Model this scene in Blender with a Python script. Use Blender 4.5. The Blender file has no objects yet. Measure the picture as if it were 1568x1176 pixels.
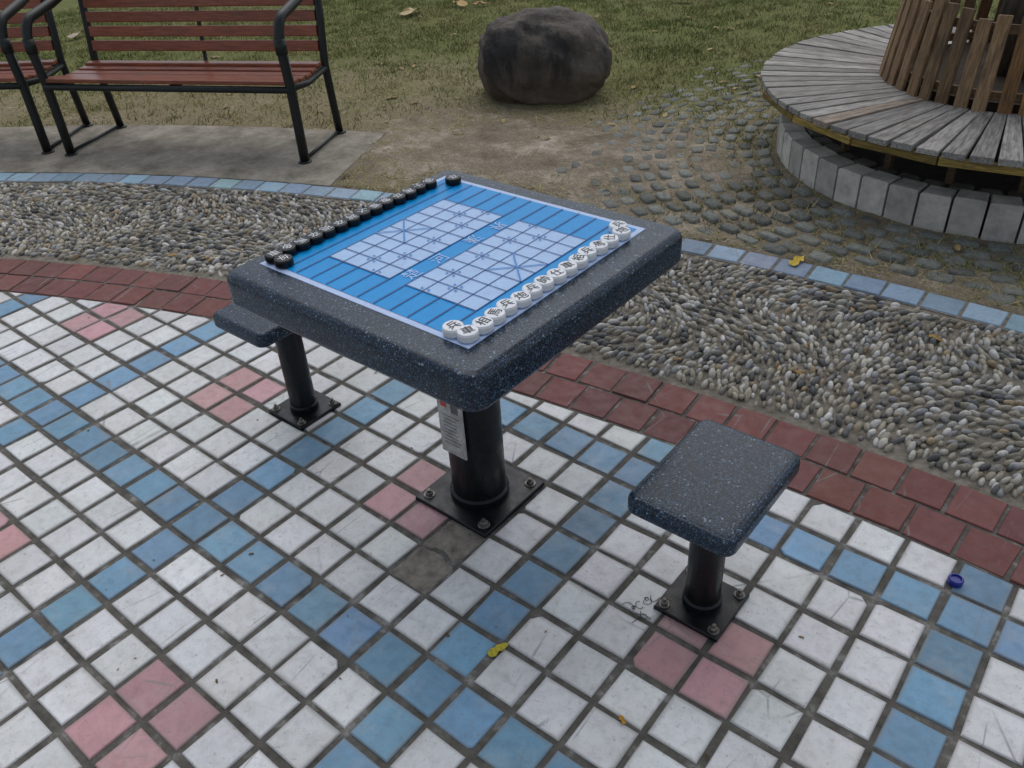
import bpy, bmesh, math, random
import numpy as np
from mathutils import Matrix, Vector
random.seed(7); rng=np.random.default_rng(7)
P=0.122   # one tile pitch in metres; everything below is laid out in tile pitches
PC=np.array([9.0,-57.0])      # centre of the round plaza
TC=np.array([5.8,29.2])       # centre of the tree bench
R_IN,R_RED,R_PEB,R_BLUE=63.0,65.2,72.4,73.4
scn=bpy.context.scene
# ------------------------------------------------------------------ noise
def vn(x,y,s=0):
    xi=np.floor(x);yi=np.floor(y);fx=x-xi;fy=y-yi;fx=fx*fx*(3-2*fx);fy=fy*fy*(3-2*fy)
    def h(a,b):
        v=np.sin(a*127.1+b*311.7+s*74.7)*43758.5453;return v-np.floor(v)
    return (h(xi,yi)*(1-fx)+h(xi+1,yi)*fx)*(1-fy)+(h(xi,yi+1)*(1-fx)+h(xi+1,yi+1)*fx)*fy
def fbm(x,y,s=0,o=4):
    t=0;a=.5
    for k in range(o):
        t=t+a*vn(x*2**k,y*2**k,s+k);a*=.5
    return t/(1-.5**o)
# ------------------------------------------------------------------ mesh helpers
def mk(name,V,F,mats,col=None,loc=None,mi=None,smooth=False,parent=None,bevel=0):
    me=bpy.data.meshes.new(name)
    V=np.asarray(V,float)
    if isinstance(F,np.ndarray):
        n,k=F.shape
        me.vertices.add(len(V));me.vertices.foreach_set('co',(V*P).ravel())
        me.loops.add(n*k);me.loops.foreach_set('vertex_index',F.ravel().astype(np.int32))
        me.polygons.add(n);me.polygons.foreach_set('loop_start',np.arange(0,n*k,k,dtype=np.int32))
        me.polygons.foreach_set('loop_total',np.full(n,k,dtype=np.int32))
        me.update(calc_edges=True);me.validate()
    else:
        me.from_pydata((V*P).tolist(),[],F);me.update()
    if col is not None:
        c=np.ones((len(V),4));c[:,:3]=np.asarray(col)
        a=me.color_attributes.new('Col','FLOAT_COLOR','POINT');a.data.foreach_set('color',c.ravel())
    if loc is not None:
        a=me.attributes.new('loc','FLOAT_VECTOR','POINT');a.data.foreach_set('vector',np.asarray(loc,float).ravel())
    for m in (mats if isinstance(mats,(list,tuple)) else [mats]): me.materials.append(m)
    if mi is not None: me.polygons.foreach_set('material_index',np.asarray(mi,dtype=np.int32))
    if smooth: me.polygons.foreach_set('use_smooth',np.ones(len(me.polygons),dtype=bool))
    ob=bpy.data.objects.new(name,me);scn.collection.objects.link(ob)
    if parent: ob.parent=parent
    if bevel:
        b=ob.modifiers.new('b','BEVEL');b.width=bevel*P;b.segments=2;b.limit_method='ANGLE'
    return ob
def empty(name):
    e=bpy.data.objects.new(name,None);scn.collection.objects.link(e);e.empty_display_size=.1;return e
class MB:
    def __init__(s): s.V=[];s.F=[];s.C=[];s.L=[];s.M=[]
    def add(s,V,F,col=(1,1,1),loc=None,mi=0):
        o=len(s.V);V=[tuple(map(float,v)) for v in V];s.V+=V;s.F+=[[o+i for i in f] for f in F]
        s.C+=[tuple(col)]*len(V);s.L+=([tuple(map(float,l)) for l in loc] if loc is not None else V);s.M+=[mi]*len(F)
    def box(s,c,ax,ay,az,col=(1,1,1),mi=0):
        c=np.array(c,float);ax=np.array(ax,float);ay=np.array(ay,float);az=np.array(az,float)
        V=[];L=[];o=rng.uniform(0,50,3)
        lx,ly,lz=[np.linalg.norm(q) for q in (ax,ay,az)]
        for k in (-1,1):
            for j in (-1,1):
                for i in (-1,1):
                    V.append(c+i*ax+j*ay+k*az);L.append(o+np.array([i*lx,j*ly,k*lz]))
        F=[[0,2,3,1],[4,5,7,6],[0,1,5,4],[2,6,7,3],[0,4,6,2],[1,3,7,5]]
        if np.dot(np.cross(ax,ay),az)<0: F=[f[::-1] for f in F]
        s.add(V,F,col,L,mi)
    def prism(s,poly,z0,z1,bv,col=(1,1,1),mi=0,tilt=(0,0)):
        poly=np.asarray(poly,float);n=len(poly);c=poly.mean(0)
        d=np.linalg.norm(poly-c,axis=1).mean();q=c+(poly-c)*(1-bv/d*1.3)
        def zz(p,z): return z+(p[:,0]-c[0])*tilt[0]+(p[:,1]-c[1])*tilt[1]
        V=[(*p,z0) for p in poly]+[(*p,a) for p,a in zip(poly,zz(poly,z1-bv))]+[(*p,a) for p,a in zip(q,zz(q,z1))]
        F=[[2*n+i for i in range(n)]]
        for r in (0,1):
            for i in range(n): j=(i+1)%n;F.append([r*n+i,r*n+j,(r+1)*n+j,(r+1)*n+i])
        s.add(V,F,col,None,mi)
    def tube(s,pts,r,n=10,col=(1,1,1),mi=0,sq=1.0):
        pts=[np.array(p,float) for p in pts];V=[];up=None
        m=len(pts)
        for k,p in enumerate(pts):
            t=(pts[min(k+1,m-1)]-pts[max(k-1,0)]);t/=np.linalg.norm(t)
            if up is None:
                up=np.array([0,0,1.]) if abs(t[2])<.9 else np.array([1.,0,0])
            x=np.cross(up,t);x/=np.linalg.norm(x);y=np.cross(t,x);up=y
            rr=r[k] if hasattr(r,'__len__') else r
            for a in range(n):
                A=2*math.pi*a/n;V.append(p+rr*(math.cos(A)*x+math.sin(A)*y*sq))
        F=[]
        for k in range(m-1):
            for a in range(n): b=(a+1)%n;F.append([k*n+a,k*n+b,(k+1)*n+b,(k+1)*n+a])
        F.append([a for a in range(n)][::-1]);F.append([(m-1)*n+a for a in range(n)])
        s.add(V,F,col,None,mi)
    def cyl(s,c,r,z0,z1,n=24,col=(1,1,1),mi=0,bv=0.0):
        prof=[(r,z0),(r,z1-bv),(r-bv,z1)] if bv else [(r,z0),(r,z1)]
        V=[(c[0]+q*math.cos(2*math.pi*a/n),c[1]+q*math.sin(2*math.pi*a/n),z) for q,z in prof for a in range(n)]
        F=[]
        for k in range(len(prof)-1):
            for a in range(n): b=(a+1)%n;F.append([k*n+a,k*n+b,(k+1)*n+b,(k+1)*n+a])
        F.append(list(range(n))[::-1]);F.append([(len(prof)-1)*n+a for a in range(n)])
        s.add(V,F,col,None,mi)
    def obj(s,name,mats,**k): return mk(name,s.V,s.F,mats,s.C,s.L,s.M,**k)
def ico(sub):
    bm=bmesh.new();bmesh.ops.create_icosphere(bm,subdivisions=sub,radius=1)
    V=np.array([v.co[:] for v in bm.verts]);F=np.array([[v.index for v in f.verts] for f in bm.faces]);bm.free();return V,F
def scatter(BV,BF,pos,ang,scl,col,jit=0.0,tilt=0.0):
    n=len(pos);m=len(BV)
    X=BV[None]*scl[:,None,:]
    if jit: X=X*(1+rng.normal(0,jit,(n,m,1)))
    if tilt:
        tx=rng.normal(0,tilt,n)[:,None];X[:,:,2]+=X[:,:,0]*tx
    c,s_=np.cos(ang)[:,None],np.sin(ang)[:,None]
    Y=np.stack([X[:,:,0]*c-X[:,:,1]*s_,X[:,:,0]*s_+X[:,:,1]*c,X[:,:,2]],2)+pos[:,None,:]
    F=(BF[None]+(np.arange(n)*m)[:,None,None]).reshape(-1,BF.shape[1])
    return Y.reshape(-1,3),F,np.repeat(col,m,axis=0)
# ------------------------------------------------------------------ material helpers
class Mt:
    def __init__(s,name):
        s.m=bpy.data.materials.new(name);s.m.use_nodes=True;s.t=s.m.node_tree;s.b=s.t.nodes['Principled BSDF']
        s.pos=None
    def n(s,ty,**k):
        x=s.t.nodes.new(ty)
        for a,b in k.items(): setattr(x,a,b)
        return x
    def l(s,a,b): s.t.links.new(a,b)
    def setin(s,node,name,v):
        if isinstance(v,bpy.types.NodeSocket): s.l(v,node.inputs[name])
        else: node.inputs[name].default_value=v
    def coord(s):
        if s.pos is None: s.pos=s.n('ShaderNodeTexCoord').outputs['Object']
        return s.pos
    def attr(s,a,vec=False):
        x=s.n('ShaderNodeAttribute',attribute_name=a);return x.outputs['Vector' if vec else 'Color']
    def scale(s,v,sc):
        x=s.n('ShaderNodeMapping');s.l(v,x.inputs['Vector']);x.inputs['Scale'].default_value=sc;return x.outputs[0]
    def math(s,op,a,b=0.0,c=0.0):
        x=s.n('ShaderNodeMath',operation=op)
        for i,v in enumerate((a,b,c)):
            if isinstance(v,bpy.types.NodeSocket): s.l(v,x.inputs[i])
            else: x.inputs[i].default_value=v
        return x.outputs[0]
    def noise(s,scale,detail=4,rough=.6,vec=None,dist=0):
        x=s.n('ShaderNodeTexNoise');s.l(vec or s.coord(),x.inputs['Vector']);x.inputs['Scale'].default_value=scale
        x.inputs['Detail'].default_value=detail;x.inputs['Roughness'].default_value=rough;x.inputs['Distortion'].default_value=dist
        return x.outputs['Fac']
    def vor(s,scale,feature='F1',out='Distance',vec=None):
        x=s.n('ShaderNodeTexVoronoi',feature=feature);s.l(vec or s.coord(),x.inputs['Vector']);x.inputs['Scale'].default_value=scale
        return x.outputs[out]
    def ramp(s,f,*st):
        x=s.n('ShaderNodeValToRGB');s.l(f,x.inputs[0]);e=x.color_ramp.elements
        while len(e)<len(st): e.new(.5)
        for i,(p,c) in enumerate(st):
            e[i].position=p;e[i].color=(c,c,c,1) if not hasattr(c,'__len__') else (*c,1)
        return x.outputs[0]
    def mix(s,f,a,b,mode='MIX'):
        x=s.n('ShaderNodeMix',data_type='RGBA',blend_type=mode)
        for i,v in ((0,f),(6,a),(7,b)):
            if isinstance(v,bpy.types.NodeSocket): s.l(v,x.inputs[i])
            elif hasattr(v,'__len__'): x.inputs[i].default_value=(*v,1)
            else: x.inputs[i].default_value=v if i==0 else (v,v,v,1)
        return x.outputs[2]
    def bump(s,h,strength=.3,dist=.002):
        x=s.n('ShaderNodeBump');s.l(h,x.inputs['Height']);x.inputs['Strength'].default_value=strength;x.inputs['Distance'].default_value=dist
        s.l(x.outputs[0],s.b.inputs['Normal'])
    def fin(s,col,rough=.6,spec=.5,**k):
        s.setin(s.b,'Base Color',(*col,1) if isinstance(col,tuple) else col)
        s.setin(s.b,'Roughness',rough);s.b.inputs['Specular IOR Level'].default_value=spec
        for a,v in k.items(): s.b.inputs[a].default_value=v
        return s.m
# tiles: per tile colour + grime + scratches
def tile_mat(name,grime=.5,rough=(.3,.6),grid=False):
    M=Mt(name);c=M.attr('Col')
    g=M.ramp(M.noise(4.5,6,.68),(.36,.0),(.68,1.0))
    c=M.mix(g,c,M.mix(1.0,c,(.82,.81,.78),'MULTIPLY'))
    mott=M.noise(34,5,.7)
    c=M.mix(1.0,c,M.ramp(mott,(.30,.80),(.55,1.0)),'MULTIPLY')
    g2=M.ramp(M.noise(70,4,.7),(.58,0.0),(.72,grime));c=M.mix(g2,c,(.16,.15,.13))
    if grid:
        c=M.mix(M.ramp(M.noise(11,5,.7),(.52,0.),(.72,.28)),c,(.42,.41,.38))   # dust film
        sx=M.n('ShaderNodeSeparateXYZ');M.l(M.coord(),sx.inputs[0])
        e=[M.math('ABSOLUTE',M.math('SUBTRACT',M.math('FRACT',M.math('MULTIPLY',sx.outputs[k],1/P)),.5)) for k in (0,1)]
        ed_=M.math('ADD',M.math('MAXIMUM',e[0],e[1]),M.math('MULTIPLY_ADD',mott,.16,-.08))
        c=M.mix(M.ramp(ed_,(.37,0.),(.46,.6)),c,(.20,.185,.16))
    sc=M.ramp(M.noise(300,2,.5),(.70,0.0),(.76,.7));c=M.mix(sc,c,(.09,.085,.08))
    cr=M.ramp(M.vor(5.5,'DISTANCE_TO_EDGE','Distance',M.scale(M.coord(),(1,.35,1))),(.0,.8),(.010,.0))
    crm=M.mix(M.ramp(M.noise(6,2,.6),(.5,0.),(.62,1.)),0.0,cr);c=M.mix(crm,c,(.2,.2,.19))
    M.bump(M.noise(60,3,.6),.12,.001)
    return M.fin(c,M.ramp(M.noise(25,3,.6),(.3,rough[0]),(.7,rough[1])),.4)
m_tile=tile_mat('glazed_tile',.5,(.3,.6),True);m_red=tile_mat('red_tile',.35,(.5,.75));m_edge=tile_mat('edging_tile',.7,(.5,.8))
M=Mt('grout');c=M.ramp(M.noise(16,5,.7),(.3,(.06,.055,.047)),(.55,(.13,.122,.105)),(.74,(.34,.33,.31)));M.bump(M.noise(400,2,.6),.5,.002);m_grout=M.fin(c,.95,.2)
M=Mt('mortar');c=M.ramp(M.noise(30,5,.7),(.3,(.10,.088,.068)),(.7,(.28,.25,.205)));M.bump(M.noise(500,2,.6),.6,.003);m_mortar=M.fin(c,.95,.2)
M=Mt('concrete');c=M.ramp(M.noise(5,8,.75),(.32,(.13,.118,.09)),(.5,(.26,.235,.19)),(.68,(.40,.37,.31)));c=M.mix(M.ramp(M.noise(250,2,.6),(.55,0.),(.7,.5)),c,(.12,.11,.09));M.bump(M.noise(160,4,.7),.5,.003);m_conc=M.fin(c,.9,.2)
M=Mt('concrete_patch');c=M.ramp(M.noise(18,6,.75),(.3,(.09,.08,.068)),(.5,(.23,.20,.165)),(.72,(.36,.33,.27)));M.bump(M.noise(90,5,.7),.8,.005);m_patch=M.fin(c,.85,.3)
M=Mt('concrete_block');c=M.mix(1.0,M.attr('Col'),M.ramp(M.noise(14,6,.7),(.3,.6),(.7,1.15)),'MULTIPLY');M.bump(M.noise(150,4,.7),.5,.003);m_block=M.fin(c,.9,.2)
M=Mt('pebble');c=M.mix(1.0,M.attr('Col'),M.ramp(M.noise(120,3,.6),(.3,.72),(.7,1.15)),'MULTIPLY');m_peb=M.fin(c,.5,.35)
M=Mt('cobble');c=M.mix(1.0,M.attr('Col'),M.ramp(M.noise(60,5,.7),(.3,.6),(.7,1.3)),'MULTIPLY');c=M.mix(M.ramp(M.noise(7,4,.7),(.54,0.),(.68,.5)),c,(.27,.23,.16));M.bump(M.noise(140,4,.7),.8,.004);m_cob=M.fin(c,.85,.3)
# ground
M=Mt('soil_and_turf')
dirt=M.ramp(M.noise(3.3,9,.80),(.32,(.13,.105,.075)),(.5,(.27,.225,.165)),(.68,(.52,.45,.36)))
dirt=M.mix(1.0,dirt,M.ramp(M.noise(120,3,.75),(.3,.5),(.7,1.3)),'MULTIPLY')
straw=M.ramp(M.noise(170,3,.7,M.scale(M.coord(),(1,.4,1))),(.3,(.08,.068,.038)),(.7,(.36,.31,.18)))
green=M.ramp(M.noise(90,4,.7),(.3,(.055,.065,.02)),(.7,(.21,.22,.08)))
gg=M.n('ShaderNodeSeparateColor');M.l(M.attr('Col'),gg.inputs[0])
def thr(s,a,amp,lo,hi,sc):
    x=s.math('ADD',a,s.math('MULTIPLY_ADD',s.noise(sc,6,.75),amp,-amp/2));return s.ramp(x,(lo,0.),(hi,1.))
c=M.mix(thr(M,gg.outputs[1],2.8,.38,.60,17),dirt,straw)
c=M.mix(thr(M,gg.outputs[0],2.4,.42,.68,20),c,green)
M.bump(M.noise(110,5,.75),.9,.008);m_ground=M.fin(c,.95,.1)
M=Mt('grass_blade');m_grass=M.fin(M.attr('Col'),.7,.2)
M=Mt('leaf_litter');c=M.mix(1.0,M.attr('Col'),M.ramp(M.noise(90,3,.6),(.3,.6),(.7,1.15)),'MULTIPLY');m_leaf=M.fin(c,.7,.3)
# terrazzo: fine chips in a dark ground
M=Mt('terrazzo');v1=M.vor(600,'F1','Color');s1=M.n('ShaderNodeSeparateColor');M.l(v1,s1.inputs[0])
v2=M.vor(300,'F1','Color');s2=M.n('ShaderNodeSeparateColor');M.l(v2,s2.inputs[0])
base=M.mix(M.noise(7,3,.6),(.002,.005,.009),(.004,.011,.020))
c=M.ramp(s1.outputs[0],(.55,(0,0,0)),(.78,(.006,.020,.042)),(.90,(.018,.048,.090)),(.965,(.11,.18,.27)))
c=M.mix(1.0,base,c,'ADD')
c=M.mix(M.ramp(s2.outputs[1],(.982,0.),(.988,.7)),c,(.26,.34,.42))
M.bump(s1.outputs[1],.35,.0009)
m_terr=M.fin(c,M.ramp(s1.outputs[2],(0,.15),(1,.40)),.42)
M=Mt('black_paint');c=M.mix(M.ramp(M.noise(60,4,.7),(.62,0.),(.72,.6)),(.005,.006,.007),(.05,.045,.035));M.bump(M.noise(200,2,.6),.15,.001);m_black=M.fin(c,M.ramp(M.noise(30,3,.6),(.3,.22),(.7,.48)),.35)
M=Mt('bench_paint');m_bblack=M.fin(M.ramp(M.noise(50,3,.6),(.3,(.007,.009,.009)),(.75,(.016,.018,.017))),.42,.35)
M=Mt('steel_bolt');m_bolt=M.fin(M.ramp(M.noise(80,3,.6),(.3,(.08,.065,.045)),(.7,(.26,.25,.23))),.45,.5,Metallic=.6)
def wood(name,lo,mid,hi,rough,spec=.3,dirt=None):
    M=Mt(name);L=M.attr('loc',True)
    g=M.noise(1.0,5,.65,M.scale(L,(1.2,14,14)),.3)
    c=M.ramp(g,(.3,lo),(.5,mid),(.72,hi));c=M.mix(1.0,c,M.attr('Col'),'MULTIPLY')
    if dirt: c=M.mix(M.ramp(M.noise(1.0,4,.7,M.scale(L,(.8,2,2))),(.5,0.),(.7,.7)),c,dirt)
    M.bump(g,.35,.002);return M.fin(c,rough,spec)
m_bwood=wood('painted_bench_slat',(.16,.040,.020),(.25,.070,.034),(.33,.115,.06),.36,.4,(.115,.05,.03))
m_gwood=wood('weathered_plank',(.12,.112,.102),(.29,.275,.25),(.46,.44,.40),.85,.2,(.13,.115,.095))
m_pwood=wood('planter_slat',(.085,.052,.026),(.21,.13,.067),(.34,.225,.125),.7,.3,(.06,.045,.03))
m_ywood=wood('yellow_fascia',(.08,.06,.02),(.26,.18,.045),(.48,.34,.09),.7,.3,(.06,.045,.03))
def plain(n,c,r=.5,s=.4,**k):
    M=Mt(n);cc=M.mix(M.ramp(M.noise(45,3,.6),(.35,0.),(.75,1.)),c,tuple(v*.88 for v in c));return M.fin(cc,r,s,**k)
m_bblue=plain('board_blue',(.0,.31,.72),.4,.25);m_blight=plain('board_light',(.44,.62,.88),.4,.25);m_bborder=plain('board_border',(.52,.64,.88),.4,.25);m_bline=plain('board_ink',(.0,.06,.24),.4);m_bbg=plain('board_river_ink',(.03,.24,.60),.4)
m_pw=plain('white_piece',(.82,.83,.84),.3,.5);m_pb=plain('black_piece',(.004,.004,.005),.35,.3);m_inkb=plain('ink_black',(.008,.008,.008),.5);m_inkw=plain('ink_white',(.8,.8,.8),.5)
m_cap=plain('blue_plastic',(.01,.02,.22),.3,.5)
# ------------------------------------------------------------------ plaza tiles
WHITE=np.array([.715,.72,.715]);BLUE=np.array([.175,.33,.475]);PINK=np.array([.53,.30,.305]);RED=np.array([.165,.052,.045])
def jit(c,a=.06,h=.025):
    return tuple(np.clip(np.array(c)*(1+rng.normal(0,a))*(1+rng.normal(0,h,3)),0,1))
tiles=MB()
def clip(poly,nrm,d):
    out=[];n=len(poly)
    for i in range(n):
        a,b=poly[i],poly[(i+1)%n];da,db=np.dot(a,nrm)-d,np.dot(b,nrm)-d
        if da<=0: out.append(a)
        if (da<0)!=(db<0) and da!=db: out.append(a+(b-a)*da/(da-db))
    return out
for i in range(-36,32):
    for j in range(-32,10):
        cx,cy=i+.5,j+.5;v=np.array([cx,cy])-PC;rr=np.linalg.norm(v)
        if rr>R_IN+.8: continue
        if (i,j) in ((2,0),(2,-1)): continue
        h=.443+rng.uniform(-.016,.008);ox,oy=rng.normal(0,.015,2);a=rng.normal(0,.013)
        sq=[np.array([cx+ox+h*(x*math.cos(a)-y*math.sin(a)),cy+oy+h*(x*math.sin(a)+y*math.cos(a))]) for x,y in ((-1,-1),(1,-1),(1,1),(-1,1))]
        if rng.uniform()<.07:   # chipped corner
            k=rng.integers(4);c0=sq[k];q=rng.uniform(.06,.2);sq[k:k+1]=[c0+(sq[k-1]-c0)*q,c0+(sq[(k+1)%len(sq)]-c0)*q*rng.uniform(.5,1.3)]
        if rr>R_IN-.9:
            nr=v/rr;sq=clip(sq,nr,np.dot(PC,nr)+R_IN-.06)
            if len(sq)<3: continue
            A=.5*abs(sum(sq[k][0]*sq[(k+1)%len(sq)][1]-sq[(k+1)%len(sq)][0]*sq[k][1] for k in range(len(sq))))
            if A<.06: continue
        im,jm=i%7,j%7
        if im in(0,1) and jm in (0,1): c=jit(PINK,.08)
        elif im==4 or jm==4: c=jit(BLUE,.13,.022)
        else: c=jit(WHITE,.055,.008)
        z=rng.normal(0,.006)
        tiles.prism(sq,-.1,z,.022,c,0,tuple(rng.normal(0,.006,2)))
pav=tiles.obj('tiled_pavement',[m_tile])
rt=MB()
def ring_tiles(mb,r0,r1,w,a0,a1,gap,colf,z=0,bv=.02):
    rm=(r0+r1)/2;da=w/rm;n=int((a1-a0)/da)
    for k in range(n):
        A,B=a0+k*da+gap/2/rm,a0+(k+1)*da-gap/2/rm
        p=[PC+r*np.array([math.cos(t),math.sin(t)]) for r,t in ((r0,A),(r0,B),(r1,B),(r1,A))]
        p=p[::-1]
        p=[q+rng.normal(0,.012,2) for q in p]
        ar=sum(p[i][0]*p[(i+1)%4][1]-p[(i+1)%4][0]*p[i][1] for i in range(4))
        if ar<0:p=p[::-1]
        mb.prism(p,-.1,z+rng.normal(0,.008),bv,colf(),0,tuple(rng.normal(0,.006,2)))
A0,A1=math.radians(58),math.radians(136)
ring_tiles(rt,R_IN+.03,R_IN+1.07,1.02,A0,A1,.08,lambda:jit(RED,.11,.04))
ring_tiles(rt,R_IN+1.15,R_RED,1.02,A0+.002,A1,.08,lambda:jit(RED,.11,.04))
rt.obj('red_border_tiles',[m_red],parent=pav)
def ring_sheet(name,r0,r1,z,mat,a0=A0,a1=A1,n=160,parent=None):
    V=[];F=[]
    for k in range(n+1):
        t=a0+(a1-a0)*k/n
        for r in (r0,r1): V.append((PC[0]+r*math.cos(t),PC[1]+r*math.sin(t),z))
    for k in range(n): F.append([2*k,2*k+1,2*k+3,2*k+2][::-1])
    return mk(name,V,F,mat,parent=parent)
V=[(PC[0],PC[1],-.035)]+[(PC[0]+65.25*math.cos(2*math.pi*k/256),PC[1]+65.25*math.sin(2*math.pi*k/256),-.035) for k in range(256)]
mk('grout_bed',V,[[0,1+k,1+(k+1)%256] for k in range(256)],m_grout,parent=pav)
# two lost tiles replaced by rough cement: small height-field
n=30;gx,gy=np.meshgrid(np.linspace(1.95,3.05,n),np.linspace(-1.06,1.04,2*n),indexing='ij')
hz=-.02+.05*(fbm(gx*2.2,gy*2.2,44)-.5)+.03*(fbm(gx*9,gy*9,45)-.5)
ex=np.minimum(np.minimum(gx-1.95,3.05-gx),np.minimum(gy+1.06,1.04-gy));hz-=.05*np.clip(1-ex/.09,0,1)
hz-=.035*np.exp(-((gy+.02+.05*np.sin(gx*7))/.04)**2)
idp=np.arange(n*2*n).reshape(n,2*n);Fp=np.stack([idp[:-1,:-1],idp[1:,:-1],idp[1:,1:],idp[:-1,1:]],-1).reshape(-1,4)
mk('repair_patch',np.stack([gx,gy,hz],-1).reshape(-1,3),Fp,m_patch,smooth=True,parent=pav)
gf=MB()
for k in range(10):
    x,y=6.55+rng.normal(0,.09),1.25+rng.normal(0,.20);a=rng.uniform(0,6.3);da=rng.normal(0,.7);pts=[]
    for q in range(9):
        pts.append((x,y,.012));a+=da+rng.normal(0,.3);x+=.045*math.cos(a);y+=.045*math.sin(a)
    gf.tube(pts,.0065,4,(0.02,.02,.02),0,.3)
gf.obj('graffiti_scribble',[m_inkb],parent=pav)
# ------------------------------------------------------------------ edging + pebbles
ed=MB();ring_tiles(ed,R_PEB+.06,R_BLUE,1.12,A0,A1,.08,lambda:jit((.25,.355,.455),.14,.04),z=.03,bv=.03)
kerb=ed.obj('blue_tile_edging',[m_edge])
ring_sheet('edging_bed',R_PEB-.02,R_BLUE+.08,-.012,m_mortar,parent=kerb)
bed=ring_sheet('mortar_bed',R_RED+.0,R_PEB+.0,-.03,m_mortar)
pp=[];ds,dr=.18,.28
r=R_RED+.28;row=0
while r<R_PEB-.08:
    n=int((A1-A0)*r/ds);t=A0+(np.arange(n)+.5*(row%2))*(ds/r);s=t*69
    rr=r+rng.normal(0,.05,n)+.22*np.sin(s*.9+r*.7)
    pp.append(np.stack([t+rng.normal(0,.04,n)/r,rr],1));r+=dr*.93;row+=1
pp=np.concatenate(pp)
pp=pp[(pp[:,1]>R_RED+.14+.3*fbm(pp[:,0]*90,pp[:,1]*0,3))&(pp[:,1]<R_PEB-.07)]
pp=pp[rng.uniform(0,1,len(pp))>.05]
X=PC[0]+pp[:,1]*np.cos(pp[:,0]);Y=PC[1]+pp[:,1]*np.sin(pp[:,0]);n=len(X)
s=pp[:,0]*69;q=pp[:,1]-R_RED
fld=np.sin(s*.45+1.6*np.sin(q*.8))+.9*np.sin(q*1.1+s*.25)
ang=pp[:,0]+.75*fld+rng.normal(0,.22,n)
sc=np.stack([rng.uniform(.12,.20,n),rng.uniform(.055,.092,n),rng.uniform(.08,.13,n)],1)*rng.uniform(.75,1.2,n)[:,None]
pal=np.array([[.35,.315,.24],[.46,.435,.37],[.27,.24,.18],[.20,.19,.165],[.56,.54,.50],[.10,.10,.097],[.30,.30,.295],[.34,.255,.155]])
col=pal[rng.choice(8,n,p=[.20,.16,.15,.13,.09,.12,.11,.04])]*rng.uniform(.75,1.15,n)[:,None]*(.80+.45*fbm(X*.25,Y*.25,21)[:,None])
BV,BF=ico(2)
V,F,C=scatter(BV,BF,np.stack([X,Y,rng.uniform(-.05,.015,n)],1),ang,sc,col,.03,.25)
peb=mk('pebble_path',V,F,m_peb,C,smooth=True);bed.parent=peb
# ------------------------------------------------------------------ concrete pad (for benches)
def pol(r,t): return PC+r*np.array([math.cos(t),math.sin(t)])
e0=math.atan2(12.86+57,-15.49-9);e1=math.atan2(18.25+57,-18.13-9)
inner=[pol(R_BLUE+.05,e0+(math.radians(138)-e0)*k/24) for k in range(25)]
outer=[pol(80.0,e1+(math.radians(138)-e1)*k/24) for k in range(25)]
V=[(*p,z) for z in (-.1,.05) for p in inner+outer]
F=[]
for k in range(24):
    F.append([50+k,50+k+1,75+k+1,75+k][::-1]);F.append([25+k,25+k+1,75+k+1,75+k]);F.append([k,k+1,50+k+1,50+k][::-1])
F.append([0,25,75,50]);
mk('concrete_pad',V,F,m_conc,bevel=.03)
# ------------------------------------------------------------------ ground
xs=np.concatenate([np.linspace(-3000,-80,12),np.arange(-76,40,.33),np.linspace(44,3000,12)])
ys=np.concatenate([np.linspace(-3000,-60,10),np.arange(-55,0,3),np.arange(0,75,.33),np.linspace(80,3000,12)])
GX,GY=np.meshgrid(xs,ys,indexing='ij')
def rad(x,y): return np.hypot(x-PC[0],y-PC[1])
def padmask(x,y,m=0.3):
    a=inner[0];b=outer[0];side=(b[0]-a[0])*(y-a[1])-(b[1]-a[1])*(x-a[0])
    return (rad(x,y)<80+m)&(side/np.hypot(*(b-a))>-m)&(rad(x,y)>R_BLUE)&(y>-10)
def gmaps(x,y):
    rt_=np.hypot(x-TC[0],y-TC[1]);rr=rad(x,y)
    g=np.clip((rr-78+10*(fbm(x*.11,y*.11,5)-.5)*2)/18,0,1)
    g=np.maximum(g,.50*np.clip((18-np.abs(rt_-15))/17,0,1)*np.clip((y-16)/10,0,1))
    bare=np.clip(1.25-np.hypot((x+11.5)/8,(y-21)/5.5),0,1)
    g=np.clip(g-bare*.8,0,1)
    st=np.clip(.50+.55*(fbm(x*.16,y*.16,9)-.5)*2.2+.2*np.clip((rr-76)/10,0,1)-bare*.45,0,1)
    return g,st
rr=rad(GX,GY)
zz=-.02+.16*(fbm(GX*.5,GY*.5,1)-.5)+.10*(fbm(GX*2,GY*2,4,3)-.5)+.05*np.clip(rr-76,0,4)/4
edge=np.clip((rr-R_BLUE-.1)/.8,0,1)
zz=np.where(rr<R_BLUE+.05,-.3,zz*edge)
zz=np.where(padmask(GX,GY,-.35),-.12,zz)
zz=np.where(padmask(GX,GY,.5)&~padmask(GX,GY,-.35),np.minimum(zz,.03),zz)
g,st=gmaps(GX,GY)
nx,ny=len(xs),len(ys);idx=np.arange(nx*ny).reshape(nx,ny)
F=np.stack([idx[:-1,:-1],idx[1:,:-1],idx[1:,1:],idx[:-1,1:]],-1).reshape(-1,4)
mk('ground',np.stack([GX,GY,zz],-1).reshape(-1,3),F,m_ground,np.stack([g,st,g*0],-1).reshape(-1,3),smooth=True)
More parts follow.
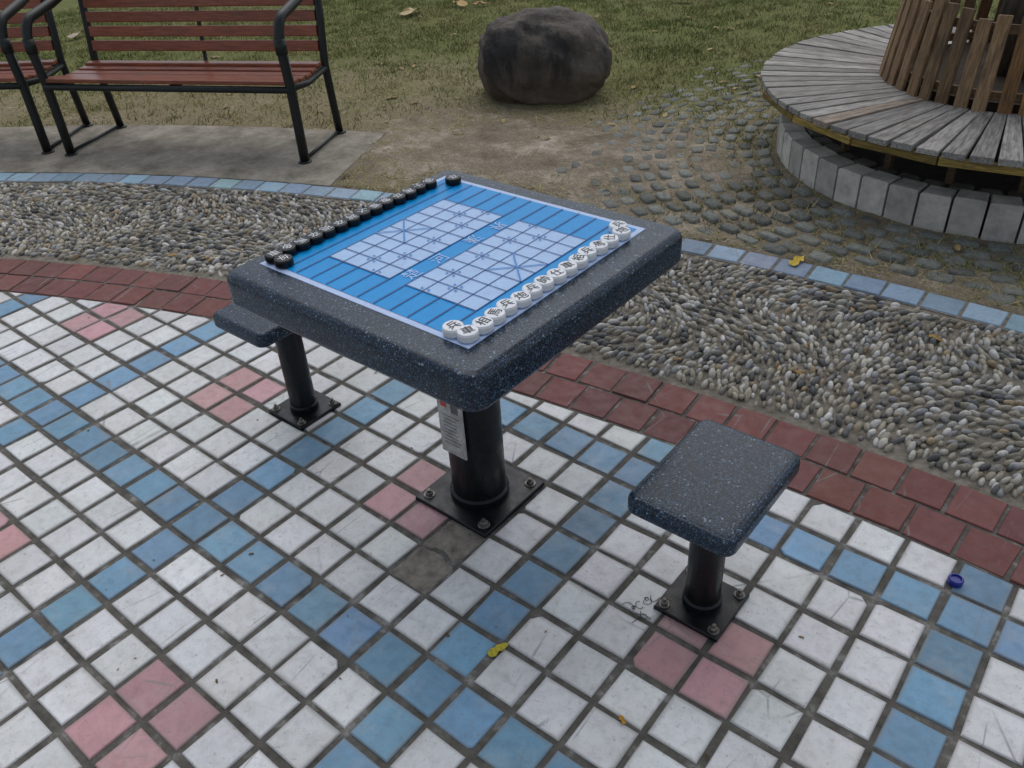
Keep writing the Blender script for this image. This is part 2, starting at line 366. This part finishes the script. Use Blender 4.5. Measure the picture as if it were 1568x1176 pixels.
# ------------------------------------------------------------------ grass blades
def blades(n,xr,yr,dens,h0,h1,w,seed,straw=False,fs=1.1):
    x=rng.uniform(*xr,n);y=rng.uniform(*yr,n);g,st=gmaps(x,y)
    cl=fbm(x*fs,y*fs,seed,4)
    k=dens(g,st,cl)>rng.uniform(0,1,n)
    k&=(rad(x,y)>R_BLUE+.2)&~padmask(x,y,.02)
    k&=(np.hypot(x-TC[0],y-TC[1])>8.6)
    x,y,g,cl=x[k],y[k],g[k],cl[k];n=len(x)
    h=rng.uniform(h0,h1,n);a=rng.uniform(0,6.28,n);la=rng.uniform(0,6.28,n);ln=h*rng.uniform(.3,1.3,n)
    if straw: ln=h*rng.uniform(1.5,3.5,n);h=h*.6
    b=np.stack([x,y,np.full(n,-.03)],1);dx=np.stack([np.cos(a)*w,np.sin(a)*w,a*0],1)
    tip=b+np.stack([np.cos(la)*ln,np.sin(la)*ln,h+.05],1)
    V=np.stack([b-dx,b+dx,tip],1).reshape(-1,3);F=np.arange(3*n).reshape(n,3)
    gr=np.array([.17,.20,.062]);yl=np.array([.40,.345,.17])
    t=np.clip(rng.normal(.40,.28,n)+(.5-fbm(x*.35,y*.35,31))*2.4-(g-.5)*.5,0,1)[:,None]
    if straw: t=np.clip(t+.35,0,1)
    c=(gr*(1-t)+yl*t)*rng.uniform(.55,1.25,n)[:,None]
    return V,F,np.repeat(c,3,axis=0)
a=blades(430000,(-66,26),(8,70),lambda g,s,c:(g**1.0)*np.clip((c-.25)*2.4,0,1),.10,.30,.035,3)
b=blades(420000,(-38,20),(10,40),lambda g,s,c:np.clip((c-.46)*6,0,1)*s,.06,.18,.022,8,True,1.4)
V=np.concatenate([a[0],b[0]]);F=np.concatenate([a[1],b[1]+len(a[0])]);C=np.concatenate([a[2],b[2]])
mk('grass',V,F,m_grass,C)
# ------------------------------------------------------------------ cobbles around tree bench
BVb=np.sign(BV)*np.abs(BV)**.42
pos=[];an=[];r=9.0;k=0
while r<19:
    n=int(2*math.pi*r/1.06);t=(np.arange(n)+.5*(k%2))*2*math.pi/n
    pos.append(np.stack([TC[0]+r*np.cos(t),TC[1]+r*np.sin(t),r+t*0],1));an.append(t);r+=.70;k+=1
pos=np.concatenate(pos);an=np.concatenate(an);rj=pos[:,2].copy();pos[:,:2]+=rng.normal(0,.045,(len(pos),2))
z=-.055+rng.normal(0,.018,len(pos))-.16*np.clip(fbm(pos[:,0]*.25,pos[:,1]*.25,6)-.60,0,1)*3-.04*np.clip(rj-14.5,0,9)
k=(rad(pos[:,0],pos[:,1])>R_BLUE+.5)&(z>-.2)
pos[:,2]=z;pos=pos[k];an=an[k];n=len(pos)
sc=np.stack([rng.uniform(.22,.27,n),rng.uniform(.36,.43,n),rng.uniform(.15,.18,n)],1)
col=np.array([.165,.172,.150])*rng.uniform(.65,1.35,n)[:,None]
V,F,C=scatter(BVb,BF,pos,an+rng.normal(0,.05,n),sc,col,.02,.1)
mk('cobblestone_paving',V,F,m_cob,C,smooth=True)
# ------------------------------------------------------------------ boulder
RV,RF=ico(5)
X=np.sign(RV)*np.abs(RV)**.70
w=np.array([3.4,2.55,2.25]);X=X*w
zt=X[:,2];lo=np.clip(-zt/2.3,0,1);hi=np.clip(zt/2.3,0,1)
X[:,0]*=1-.13*lo-.12*hi**2;X[:,1]*=1-.1*lo-.2*hi**2
n3=fbm(RV[:,0]*2.3+RV[:,2]*1.7+5,RV[:,1]*2.3-RV[:,2]*1.1+9,2,4)-.5
n4=fbm(RV[:,0]*7+RV[:,2]*5,RV[:,1]*7-RV[:,2]*3,7,4)-.5
X+=RV*(n3*.85+n4*.35)[:,None]
ca,sa=.78,.62
Xr=np.stack([X[:,0]*ca-X[:,1]*sa,X[:,0]*sa+X[:,1]*ca,X[:,2]],1)+np.array([-15.5,27.2,1.62])
M=Mt('boulder_stone');sx=M.n('ShaderNodeSeparateXYZ');M.l(M.coord(),sx.inputs[0])
c=M.ramp(M.noise(5,8,.75,None,.4),(.3,(.042,.037,.031)),(.5,(.10,.086,.072)),(.70,(.20,.175,.145)))
stn=M.ramp(M.noise(3.2,5,.6,M.scale(M.coord(),(1.5,1.5,.35))),(.50,0.),(.60,.85))
c=M.mix(stn,c,(.022,.022,.024))
low=M.n('ShaderNodeMapRange');M.l(sx.outputs[2],low.inputs[0]);low.inputs[1].default_value=0.0;low.inputs[2].default_value=.25;low.inputs[3].default_value=.65;low.inputs[4].default_value=0
c=M.mix(low.outputs[0],c,(.15,.115,.078));M.bump(M.noise(22,8,.7),.8,.025);m_rock=M.fin(c,.85,.3)
mk('boulder',Xr,RF,m_rock,smooth=True)
# ------------------------------------------------------------------ tables and stools
def slab(name,cx,cy,sx,sy,zt,th,rc,rb,parent):
    prof=[(-rb*2.2,zt+.0),(-rb*1.05,zt)]+[(-rb+rb*math.sin(a),zt-rb+rb*math.cos(a)) for a in np.linspace(0.15,math.pi/2,7)]
    prof+=[(-.0,zt-th+rb*.6)]+[(-rb*.6+rb*.6*math.cos(a),zt-th+rb*.6-rb*.6*math.sin(a)) for a in np.linspace(.3,math.pi/2,4)]+[(-rb*2,zt-th)]
    V=[];F=[];nc=8;n=4*nc
    for off,z in prof:
        for q in range(4):
            ccx=(1,-1,-1,1)[q]*(sx/2-rc);ccy=(1,1,-1,-1)[q]*(sy/2-rc)
            for k in range(nc):
                a=math.pi/2*(q+k/(nc-1));rr_=max(rc+off,.02)
                exx=min(0,rc+off-.02)
                V.append((cx+ccx+(1,-1,-1,1)[q]*exx+rr_*math.cos(a),cy+ccy+(1,1,-1,-1)[q]*exx+rr_*math.sin(a),z))
    for p in range(len(prof)-1):
        for a in range(n): b=(a+1)%n;F.append([p*n+a,(p+1)*n+a,(p+1)*n+b,p*n+b])
    F.append(list(range(n)));F.append([(len(prof)-1)*n+a for a in range(n)][::-1])
    return mk(name,V,F,m_terr,smooth=True,parent=parent)
def pedestal(parent,cx,cy,size,r,zt,flare=1.08,br=.13):
    b=MB();h=size/2
    b.prism([(cx-h,cy-h),(cx+h,cy-h),(cx+h,cy+h),(cx-h,cy+h)],.0,.09,.02)
    b.obj('base_plate',[m_black],parent=parent)
    b=MB();b.cyl((cx,cy),r,.085,zt,40);b.cyl((cx,cy),r*flare,.085,.28,40,bv=.05)
    o=b.obj('post',[m_black],parent=parent,smooth=False)
    md=o.modifiers.new('e','EDGE_SPLIT');o.data.polygons.foreach_set('use_smooth',np.ones(len(o.data.polygons),bool));md.split_angle=.6
    b=MB();e=h*.78
    for sx in(-1,1):
        for sy in (-1,1):
            b.cyl((cx+sx*e,cy+sy*e),br*.95,.09,.12,20,bv=.01);b.cyl((cx+sx*e,cy+sy*e),br*.62,.12,.19,6,bv=.02);b.cyl((cx+sx*e,cy+sy*e),br*.32,.19,.25,10)
    b.obj('bolts',[m_bolt],parent=parent)
TX,TY=2.06,1.82;ZT=6.06
table=empty('chess_table')
slab('tabletop',TX,TY,6.12,6.12,ZT,.66,.34,.19,table)
pedestal(table,1.97,1.88,2.06,.60,ZT-.6,1.1,.14)
b=MB();nx_,nz_=2.02,2.34;b.box((nx_,1.20,nz_),(.33,0,0),(0,.02,0),(0,0,.74),(.50,.48,.45));
for k in range(9): b.box((nx_+rng.uniform(-.04,.02),1.175,nz_+.25-.09*k),(rng.uniform(.15,.27),0,0),(0,.004,0),(0,0,.009),(.3,.3,.3))
b.box((nx_-.15,1.175,nz_+.52),(.08,0,0),(0,.004,0),(0,0,.06),(.6,.08,.06));b.box((nx_+.14,1.175,nz_+.50),(.09,0,0),(0,.005,0),(0,0,.12),(.14,.14,.14))
b.box((nx_,1.25,nz_),(.05,0,0),(0,.04,0),(0,0,.3),(.1,.1,.1))
M=Mt('notice_sheet');c=M.mix(1.0,M.attr('Col'),M.ramp(M.noise(30,5,.7),(.35,.5),(.65,1.0)),'MULTIPLY');m_not=M.fin(c,.5,.4)
b.obj('notice_plate',[m_not],parent=table)
def stool(cx,cy,px,py,sx,sy,zt):
    e=empty('stone_stool');slab('seat',cx,cy,sx,sy,zt,.36,.22,.13,e);pedestal(e,px,py,1.32,.33,zt-.34,1.12,.115);return e
stool(7.47,1.95,7.45,2.0,1.95,2.7,3.3)
stool(-3.8,1.62,-3.85,1.62,1.95,2.7,3.25)
# ------------------------------------------------------------------ board
z=ZT+.012;bd=MB()
def q2(x0,y0,x1,y1,z,mi,t=.0): bd.add([(x0,y0,z),(x1,y0,z),(x1,y1,z),(x0,y1,z)],[[0,1,2,3]],(1,1,1),None,mi)
bx0,bx1,by0,by1=-.60,4.48,-.60,4.38
bd.prism([(bx0,by0),(bx1,by0),(bx1,by1),(bx0,by1)],ZT-.01,z,.005,mi=0)
q2(bx0+.12,by0+.12,bx1-.12,by1-.12,z+.008,1)
li0,li1,lj0,lj1=.30,3.86,.28,3.36;di=(li1-li0)/9;dj=(lj1-lj0)/8
q2(li0,lj0,li0+4*di,lj1,z+.014,2);q2(li0+5*di,lj0,li1,lj1,z+.014,2)
lw=.011
def line(a,b_,w=lw,mi=3,zz=z+.022):
    a=np.array(a,float);b_=np.array(b_,float);d=b_-a;d/=np.linalg.norm(d);nn=np.array([-d[1],d[0]])*w
    bd.add([(*(a-nn),zz),(*(b_-nn),zz),(*(b_+nn),zz),(*(a+nn),zz)],[[0,1,2,3]],(1,1,1),None,mi)
for k in range(10):
    x=li0+k*di
    line((x,by0+.13),(x,lj0),.014);line((x,lj1),(x,by1-.13),.014);line((x,lj0),(x,lj1),.010,3)
for x in (bx0+.30,bx0+.60,li1+.30):
    line((x,by0+.13),(x,by1-.13),.012)
for k in range(9):
    y=lj0+k*dj
    line((li0,y),(li0+4*di,y),.010,3,z+.027);line((li0+5*di,y),(li1,y),.010,3,z+.027)
for i0,i1 in ((0,2),(7,9)):
    line((li0+i0*di,lj0+3*dj),(li0+i1*di,lj0+5*dj),.014,4,z+.031);line((li0+i0*di,lj0+5*dj),(li0+i1*di,lj0+3*dj),.014,4,z+.034)
marks=[(2,1),(2,7),(7,1),(7,7)]+[(3,k) for k in (0,2,4,6,8)]+[(6,k) for k in (0,2,4,6,8)]
for a,b_ in marks:
    x,y=li0+a*di,lj0+b_*dj
    for sx in(-1,1):
        for sy in(-1,1):
            yy=y+sy*.075
            if lj0-.01<yy<lj1+.01: q2(x+sx*.075-.022,yy-.022,x+sx*.075+.022,yy+.022,z+.031,4)
_cache={}
def glyph(ch):
    if ch in _cache: return _cache[ch]
    cu=bpy.data.curves.new('t','FONT');cu.body=ch;cu.size=1;cu.align_x='CENTER';cu.align_y='CENTER';cu.resolution_u=3
    o=bpy.data.objects.new('t',cu);scn.collection.objects.link(o);bpy.context.view_layer.update()
    me=o.evaluated_get(bpy.context.evaluated_depsgraph_get()).to_mesh()
    V=np.array([v.co[:2] for v in me.vertices]) if len(me.vertices) else np.zeros((0,2));F=[list(p.vertices) for p in me.polygons]
    if len(V): V=V-(V.min(0)+V.max(0))/2
    bpy.data.objects.remove(o);_cache[ch]=(V,F);return _cache[ch]
def text(mb,ch,x,y,z,size,a,mi):
    V,F=glyph(ch)
    if len(V)==0: return
    c,s=math.cos(a),math.sin(a)
    mb.add([(x+size*(p[0]*c-p[1]*s),y+size*(p[0]*s+p[1]*c),z) for p in V],F,(1,1,1),None,mi)
for ch,y,a in (('楚',.62,math.pi/2),('河',1.32,math.pi/2),('漢',2.25,-math.pi/2),('界',2.95,-math.pi/2)):
    text(bd,ch,li0+4.5*di,y,z+.02,.34,a,2)
bd.obj('xiangqi_board',[m_bborder,m_bblue,m_blight,m_bline,m_bbg])
def pieces(name,lst,chars,mb_,mi_,up):
    b=MB();r=.172
    for k,(x,y) in enumerate(lst):
        z0=z+.02;prof=[(r*.93,0),(r,.03),(r,.10),(r*.93,.135),(r*.80,.14)];n=28
        V=[(x+q*math.cos(2*math.pi*a/n),y+q*math.sin(2*math.pi*a/n),z0+h) for q,h in prof for a in range(n)]
        F=[]
        for p in range(4):
            for a in range(n): c=(a+1)%n;F.append([p*n+a,p*n+c,(p+1)*n+c,(p+1)*n+a])
        F.append([4*n+a for a in range(n)]);F.append(list(range(n))[::-1])
        b.add(V,F,(1,1,1),None,0)
        text(b,chars[k%len(chars)],x,y,z0+.145,.225,up+rng.normal(0,.35),1)
    return b.obj(name,[mb_,mi_])
wl=[(4.02,-.42)]+[(4.30+rng.normal(0,.014),-.40+.318*k) for k in range(14)]+[(4.13,3.98)]
wl[14]=(4.32,3.80)
bl=[(-.12,-.40)]+[(-.42+rng.normal(0,.014),-.38+.313*k) for k in range(15)]
bl[15]=(-.12,4.12)
pieces('white_chess_pieces',wl,'兵車相馬兵炮兵帥仕車相兵馬仕炮兵',m_pw,m_inkb,math.pi/2)
pieces('black_chess_pieces',bl,'卒車象馬卒砲卒將士車象卒馬士砲卒',m_pb,m_inkw,-math.pi/2)
# ------------------------------------------------------------------ park benches
def bench(ox,oy,ang,L=12.05):
    e=empty('park_bench');a=np.array([math.cos(ang),math.sin(ang),0]);bb=np.array([-math.sin(ang),math.cos(ang),0]);zv=np.array([0,0,1.]);o=np.array([ox,oy,.05])
    def W(u,v,w): return o+a*u+bb*v+zv*w
    fr=MB()
    for u in (0,L):
        pts=[W(u,0,0),W(u,.02,1.5),W(u,0.02,3.2),W(u,-.12,4.85)]
        for t in np.linspace(0,1,7): pts.append(W(u,-.12+.75*(1-math.cos(t*math.pi/2)),4.85+1.15*math.sin(t*math.pi/2)))
        pts+=[W(u,2.0,6.25),W(u,3.3,6.6),W(u,4.18,7.0)]
        fr.tube(pts,.21,10)
        fr.tube([W(u,-.11,4.6),W(u,-.11,5.2)],.25,10,mi=0)
        fr.tube([W(u,3.95,0),W(u,3.75,1.8),W(u,3.62,3.3),W(u,3.9,5.0),W(u,4.45,8.3)],.18,10)
        fr.tube([W(u,0.0,3.18),W(u,1.6,2.98),W(u,3.65,3.12)],.15,8)
        fr.tube([W(u,0,.12),W(u,3.95,.12)],.08,6)
        for v in (0,3.95): fr.cyl(W(u,v,0)[:2],.3,.05,.11,14)
    fr.tube([W(0,-.1,3.15),W(L,-.1,3.15)],.15,8);fr.tube([W(0,3.6,3.15),W(L,3.6,3.15)],.10,8)
    for u in (L/2,): 
        fr.tube([W(u,0,3.1),W(u,1.6,2.98),W(u,3.6,3.1),W(u,3.85,5),W(u,4.4,8.2)],.1,8)
    o1=fr.obj('frame',[m_bblack],parent=e,smooth=True)
    sl=MB()
    for k in range(6):
        v=.12+k*.6;w=3.42-.22*math.sin(math.pi*k/5.5)
        sl.box(W(L/2,v,w),a*(L/2-.02),bb*.245,zv*.09,np.array([1,1,1])*rng.uniform(.85,1.15))
    sl.obj('seat',[m_bwood],parent=e,bevel=.04)
    sl=MB();d=np.array(bb*.16+zv*.98);d/=np.linalg.norm(d);nn=np.cross(a,d)
    for k in range(7):
        w=4.05+k*.62;v=3.60+(w-3.3)*.165
        sl.box(W(L/2,v-.08,w),a*(L/2-.15),d*.235,nn*.08,np.array([1,1,1])*rng.uniform(.85,1.15))
    sl.obj('backrest',[m_bwood],parent=e,bevel=.04)
    return e
bench(-29.24,8.33,math.atan2(5.27,10.84))
a2=math.radians(35.4);bench(-30.6-12.05*math.cos(a2),7.86-12.05*math.sin(a2),a2)
# ------------------------------------------------------------------ tree bench
tb=empty('circular_tree_bench')
b=MB();nb=50
for k in range(nb):
    t=2*math.pi*(k+.5)/nb;hw=math.pi/nb-.005;p=[TC+r_*np.array([math.cos(t+s_*hw),math.sin(t+s_*hw)]) for r_,s_ in ((7.6,-1),(8.45,-1),(8.45,1),(7.6,1))]
    b.prism(p,-.1,1.25+rng.normal(0,.02),.05,np.array([.60,.57,.51])*rng.uniform(.72,1.08))
b.obj('base_wall',[m_block],parent=tb)
b=MB()
for k in range(nb):
    t=2*math.pi*(k)/nb;hw=math.pi/nb-.012;p=[TC+r_*np.array([math.cos(t+s_*hw),math.sin(t+s_*hw)]) for r_,s_ in ((6.9,-1),(7.5,-1),(7.5,1),(6.9,1))]
    b.prism(p,-.1,1.15+rng.normal(0,.04),.08,np.array([.16,.15,.13])*rng.uniform(.7,1.2))
b.cyl(TC,6.9,-.1,.6,64,(.07,.06,.05))
b.obj('inner_ring',[m_block],parent=tb)
b=MB();npl=74
for k in range(npl):
    t=2*math.pi*k/npl+rng.normal(0,.002);er=np.array([math.cos(t),math.sin(t)]);et=np.array([-er[1],er[0]])
    ro_,ri_=9.42+rng.normal(0,.035),4.75
    wo,wi=math.pi*ro_/npl-.06,math.pi*5.1/npl-.025;o=rng.uniform(0,90,2)
    z0=2.82;z1=3.03+rng.normal(0,.014);V=[];Lc=[]
    for zc in (z0,z1):
        for r_,w in ((ri_,-wi),(ro_,-wo),(ro_,wo),(ri_,wi)):
            q=TC+er*r_+et*w;V.append((*q,zc));Lc.append((r_+o[0],w+o[1],zc))
    cc=np.array([1,1,1])*rng.uniform(.72,1.2)
    if rng.uniform()<.12: cc=cc*np.array([1.05,.9,.78])
    b.add(V,[[3,2,1,0],[4,5,6,7],[0,1,5,4],[1,2,6,5],[2,3,7,6],[3,0,4,7]],cc,Lc)
b.obj('seat_planks',[m_gwood],parent=tb,bevel=.03)
b=MB();ns=20
for k in range(ns):
    t0,t1=2*math.pi*k/ns,2*math.pi*(k+1)/ns
    for rr_,hh,zc in ((9.32,.12,2.69),(6.2,.10,2.71)):
        A=TC+rr_*np.array([math.cos(t0),math.sin(t0)]);B=TC+rr_*np.array([math.cos(t1),math.sin(t1)]);m_=(A+B)/2;d=(B-A)/2;nrm=np.array([-d[1],d[0]])/np.linalg.norm(d)
        b.box((*m_,zc),(*d*.99,0),(*nrm*.14,0),(0,0,hh),np.array([1,1,1])*rng.uniform(.6,1.2))
b.obj('fascia',[m_ywood],parent=tb,bevel=.02)
b=MB()
for k in range(ns):
    t=2*math.pi*k/ns;er=np.array([math.cos(t),math.sin(t)]);et=np.array([-er[1],er[0]])
    b.box((*(TC+er*7.0),2.56),(*er*2.1,0),(*et*.1,0),(0,0,.1),(.5,.45,.4));b.box((*(TC+er*7.0),1.85),(*er*.12,0),(*et*.12,0),(0,0,.7),(.4,.4,.4))
b.obj('supports',[m_pwood],parent=tb)
b=MB();nsl=44
for k in range(nsl):
    t=2*math.pi*k/nsl+rng.normal(0,.010);er=np.array([math.cos(t),math.sin(t),0]);et=np.array([-er[1],er[0],0])
    ln=np.array([0,0,1.])-er*.13;ln/=np.linalg.norm(ln);h=1.72+rng.normal(0,.07)
    c=np.array([*TC,2.78])+er*4.85+ln*h;sd=et+ln*rng.normal(0,.015);cc=np.array([1,1,1])*rng.uniform(.65,1.3)
    if rng.uniform()<.2: cc*=np.array([1.2,1.0,.75])
    b.box(c,ln*h,sd*.225,np.cross(ln,sd)*.075,cc)
b.obj('planter_slats',[m_pwood],parent=tb,bevel=.03)
b=MB()
for zc in (3.5,5.6):
    V=[];F=[];n=64;rb_=4.7-(zc-2.8)*.13
    for k in range(n):
        t=2*math.pi*k/n
        for rr_,dz in ((rb_-.12,-.15),(rb_,-.15),(rb_,.15),(rb_-.12,.15)): V.append((TC[0]+rr_*math.cos(t),TC[1]+rr_*math.sin(t),zc+dz))
    for k in range(n):
        m_=(k+1)%n
        for q in range(4): F.append([4*k+q,4*m_+q,4*m_+(q+1)%4,4*k+(q+1)%4])
    b.add(V,F,(.7,.7,.7))
b.obj('planter_hoops',[m_pwood],parent=tb)
b=MB();b.cyl(TC,5.0,2.5,2.95,48,(.05,.045,.04));b.cyl(TC,4.45,2.9,3.25,48,(.05,.04,.03));b.obj('planter_soil',[m_block],parent=tb)
# ------------------------------------------------------------------ tree
te=empty('shade_tree')
b=MB()
def limb(p,d,L,r,dep,tips):
    pts=[p.copy()];rs=[r];n=6
    for k in range(n):
        d=d+rng.normal(0,.10,3);d[2]+=.03;d/=np.linalg.norm(d);p=p+d*L/n;pts.append(p.copy());rs.append(r*(1-.55*(k+1)/n))
    b.tube(pts,rs,10 if dep==0 else 6)
    if dep<3:
        for q in range(5 if dep==0 else 3):
            k=rng.integers(3,n+1);aa=rng.uniform(0,6.28);nd=d*.5+np.array([math.cos(aa),math.sin(aa),.35])*.85;nd/=np.linalg.norm(nd)
            limb(pts[k],nd,L*.55,rs[k]*.65,dep+1,tips)
    if dep>=2: tips+=pts[2:]
tips=[];limb(np.array([*TC,2.9]),np.array([0,0,1.]),30,1.25,0,tips)
M=Mt('bark');c=M.ramp(M.noise(12,6,.7,M.scale(M.coord(),(3,3,.6))),(.3,(.035,.028,.02)),(.7,(.15,.12,.09)));M.bump(M.noise(20,5,.7,M.scale(M.coord(),(3,3,.6))),.8,.02);m_bark=M.fin(c,.9,.2)
b.obj('trunk_and_limbs',[m_bark],parent=te,smooth=True)
tips=np.array(tips);n=15000;c=tips[rng.integers(0,len(tips),n)]+rng.normal(0,1.7,(n,3))
d1=rng.normal(0,1,(n,3));d1/=np.linalg.norm(d1,axis=1)[:,None];d2=np.cross(d1,rng.normal(0,1,(n,3)));d2/=np.linalg.norm(d2,axis=1)[:,None]
s1=rng.uniform(.4,.75,n)[:,None];V=np.stack([c-d1*s1,c-d2*s1*.5,c+d1*s1,c+d2*s1*.5],1).reshape(-1,3)
col=np.repeat(np.array([.06,.10,.025])*rng.uniform(.5,1.4,n)[:,None],4,axis=0)
mk('crown_leaves',V,np.arange(4*n).reshape(n,4),m_grass,col,parent=te)
# ------------------------------------------------------------------ litter
lf=MB()
def leaf(x,y,s,col,a=None,z=.03):
    a=rng.uniform(0,6.28) if a is None else a;n=14;V=[(0,0,rng.uniform(.05,.2)*s)]
    for k in range(n):
        t=2*math.pi*k/n;r_=s*(.5+.16*math.cos(2*t)+.1*math.cos(5*t)+rng.normal(0,.03));V.append((r_*math.cos(t)*1.1,r_*math.sin(t)*.75,abs(math.sin(t))*s*rng.uniform(.05,.25)))
    c_,s_=math.cos(a),math.sin(a);V=[(x+v[0]*c_-v[1]*s_,y+v[0]*s_+v[1]*c_,z+v[2]) for v in V]
    lf.add(V,[[0,1+k,1+(k+1)%n] for k in range(n)],col)
for x,y,s_,c_ in ((-35.9,38,1.5,(.5,.38,.2)),(-34.5,41.8,1.4,(.42,.28,.1)),(-20,49.7,1.2,(.5,.36,.15)),(-54,21.6,1.3,(.42,.34,.25)),(3.2,16.1,.55,(.6,.42,.05)),(-33,42.5,1.0,(.4,.25,.1)),(-22,41,.6,(.5,.4,.1))):
    leaf(x,y,s_,c_,z=.25 if y>20 else .06)
for k in range(26):
    t=rng.uniform(math.radians(66),math.radians(125));r_=rng.uniform(65.5,73);p=pol(r_,t);leaf(*p,rng.uniform(.12,.3),(.38,.22,.06),z=.08)
for k in range(170):
    x,y=rng.uniform(-45,20),rng.uniform(14,60)
    if rad(x,y)>75 and not padmask(x,y) and np.hypot(x-TC[0],y-TC[1])>9: leaf(x,y,rng.uniform(.15,.45),np.array([.42,.30,.13])*rng.uniform(.5,1.2),z=.1)
for k in range(60):
    x,y=rng.uniform(-18,14),rng.uniform(-10,5);leaf(x,y,rng.uniform(.03,.09),np.array([.2,.14,.06])*rng.uniform(.4,1.4),z=.008)
leaf(5.02,-1.16,.3,(.5,.42,.04),1.35,.0);leaf(7.6,-1.0,.14,(.5,.25,.03),2.6);leaf(-6.2,-5.5,.15,(.03,.02,.02))
lf.obj('fallen_leaves',[m_leaf])
b=MB();n=32;V=[];x,y=11.07,5.27
prof=[(.135,0),(.14,.1),(.12,.125),(.10,.125),(.09,.09)]
for r_,h in prof:
    for k in range(n): q=r_*(1+(.03 if k%2 else 0));V.append((x+q*math.cos(2*math.pi*k/n),y+q*math.sin(2*math.pi*k/n),.012+h))
F=[[p*n+k,p*n+(k+1)%n,(p+1)*n+(k+1)%n,(p+1)*n+k] for p in range(4) for k in range(n)]+[[4*n+k for k in range(n)]]
b.add(V,F);b.obj('bottle_cap',[m_cap])
# ------------------------------------------------------------------ light
w=bpy.data.worlds.new('World');scn.world=w;w.use_nodes=True;nt=w.node_tree;bg=nt.nodes['Background']
sk=nt.nodes.new('ShaderNodeTexSky');sk.sky_type='NISHITA';sk.sun_disc=False;EL,RO=math.radians(62),math.radians(-25)
sk.sun_elevation=EL;sk.sun_rotation=RO;sk.dust_density=2.0;sk.air_density=1.0
hs=nt.nodes.new('ShaderNodeHueSaturation');hs.inputs['Saturation'].default_value=.5
nt.links.new(sk.outputs[0],hs.inputs['Color']);nt.links.new(hs.outputs[0],bg.inputs[0]);bg.inputs[1].default_value=.15
sl=bpy.data.lights.new('sun','SUN');sl.energy=1.15;sl.angle=math.radians(70);sl.color=(1,.99,.97)
so=bpy.data.objects.new('sun',sl);scn.collection.objects.link(so)
sd=Vector((math.sin(RO)*math.cos(EL),math.cos(RO)*math.cos(EL),math.sin(EL)))
so.rotation_euler=sd.to_track_quat('Z','Y').to_euler()
# ------------------------------------------------------------------ camera
Mc=np.array([[0.77601,0.62847,-0.05332],[0.32756,-0.47381,-0.81744],[-0.539,0.61688,-0.57354]])
cam=bpy.data.cameras.new('camera');co=bpy.data.objects.new('camera',cam);scn.collection.objects.link(co)
R=Matrix((Mc[0],-Mc[1],-Mc[2])).transposed()
co.matrix_world=Matrix.Translation(Vector(np.array([11.862,-8.119,12.74])*P))@R.to_4x4()
cam.sensor_width=36;cam.lens=36*1278.6/1568;cam.clip_end=2000;cam.clip_start=.02
scn.camera=co
scn.view_settings.view_transform='Standard';scn.view_settings.look='None';scn.view_settings.exposure=0
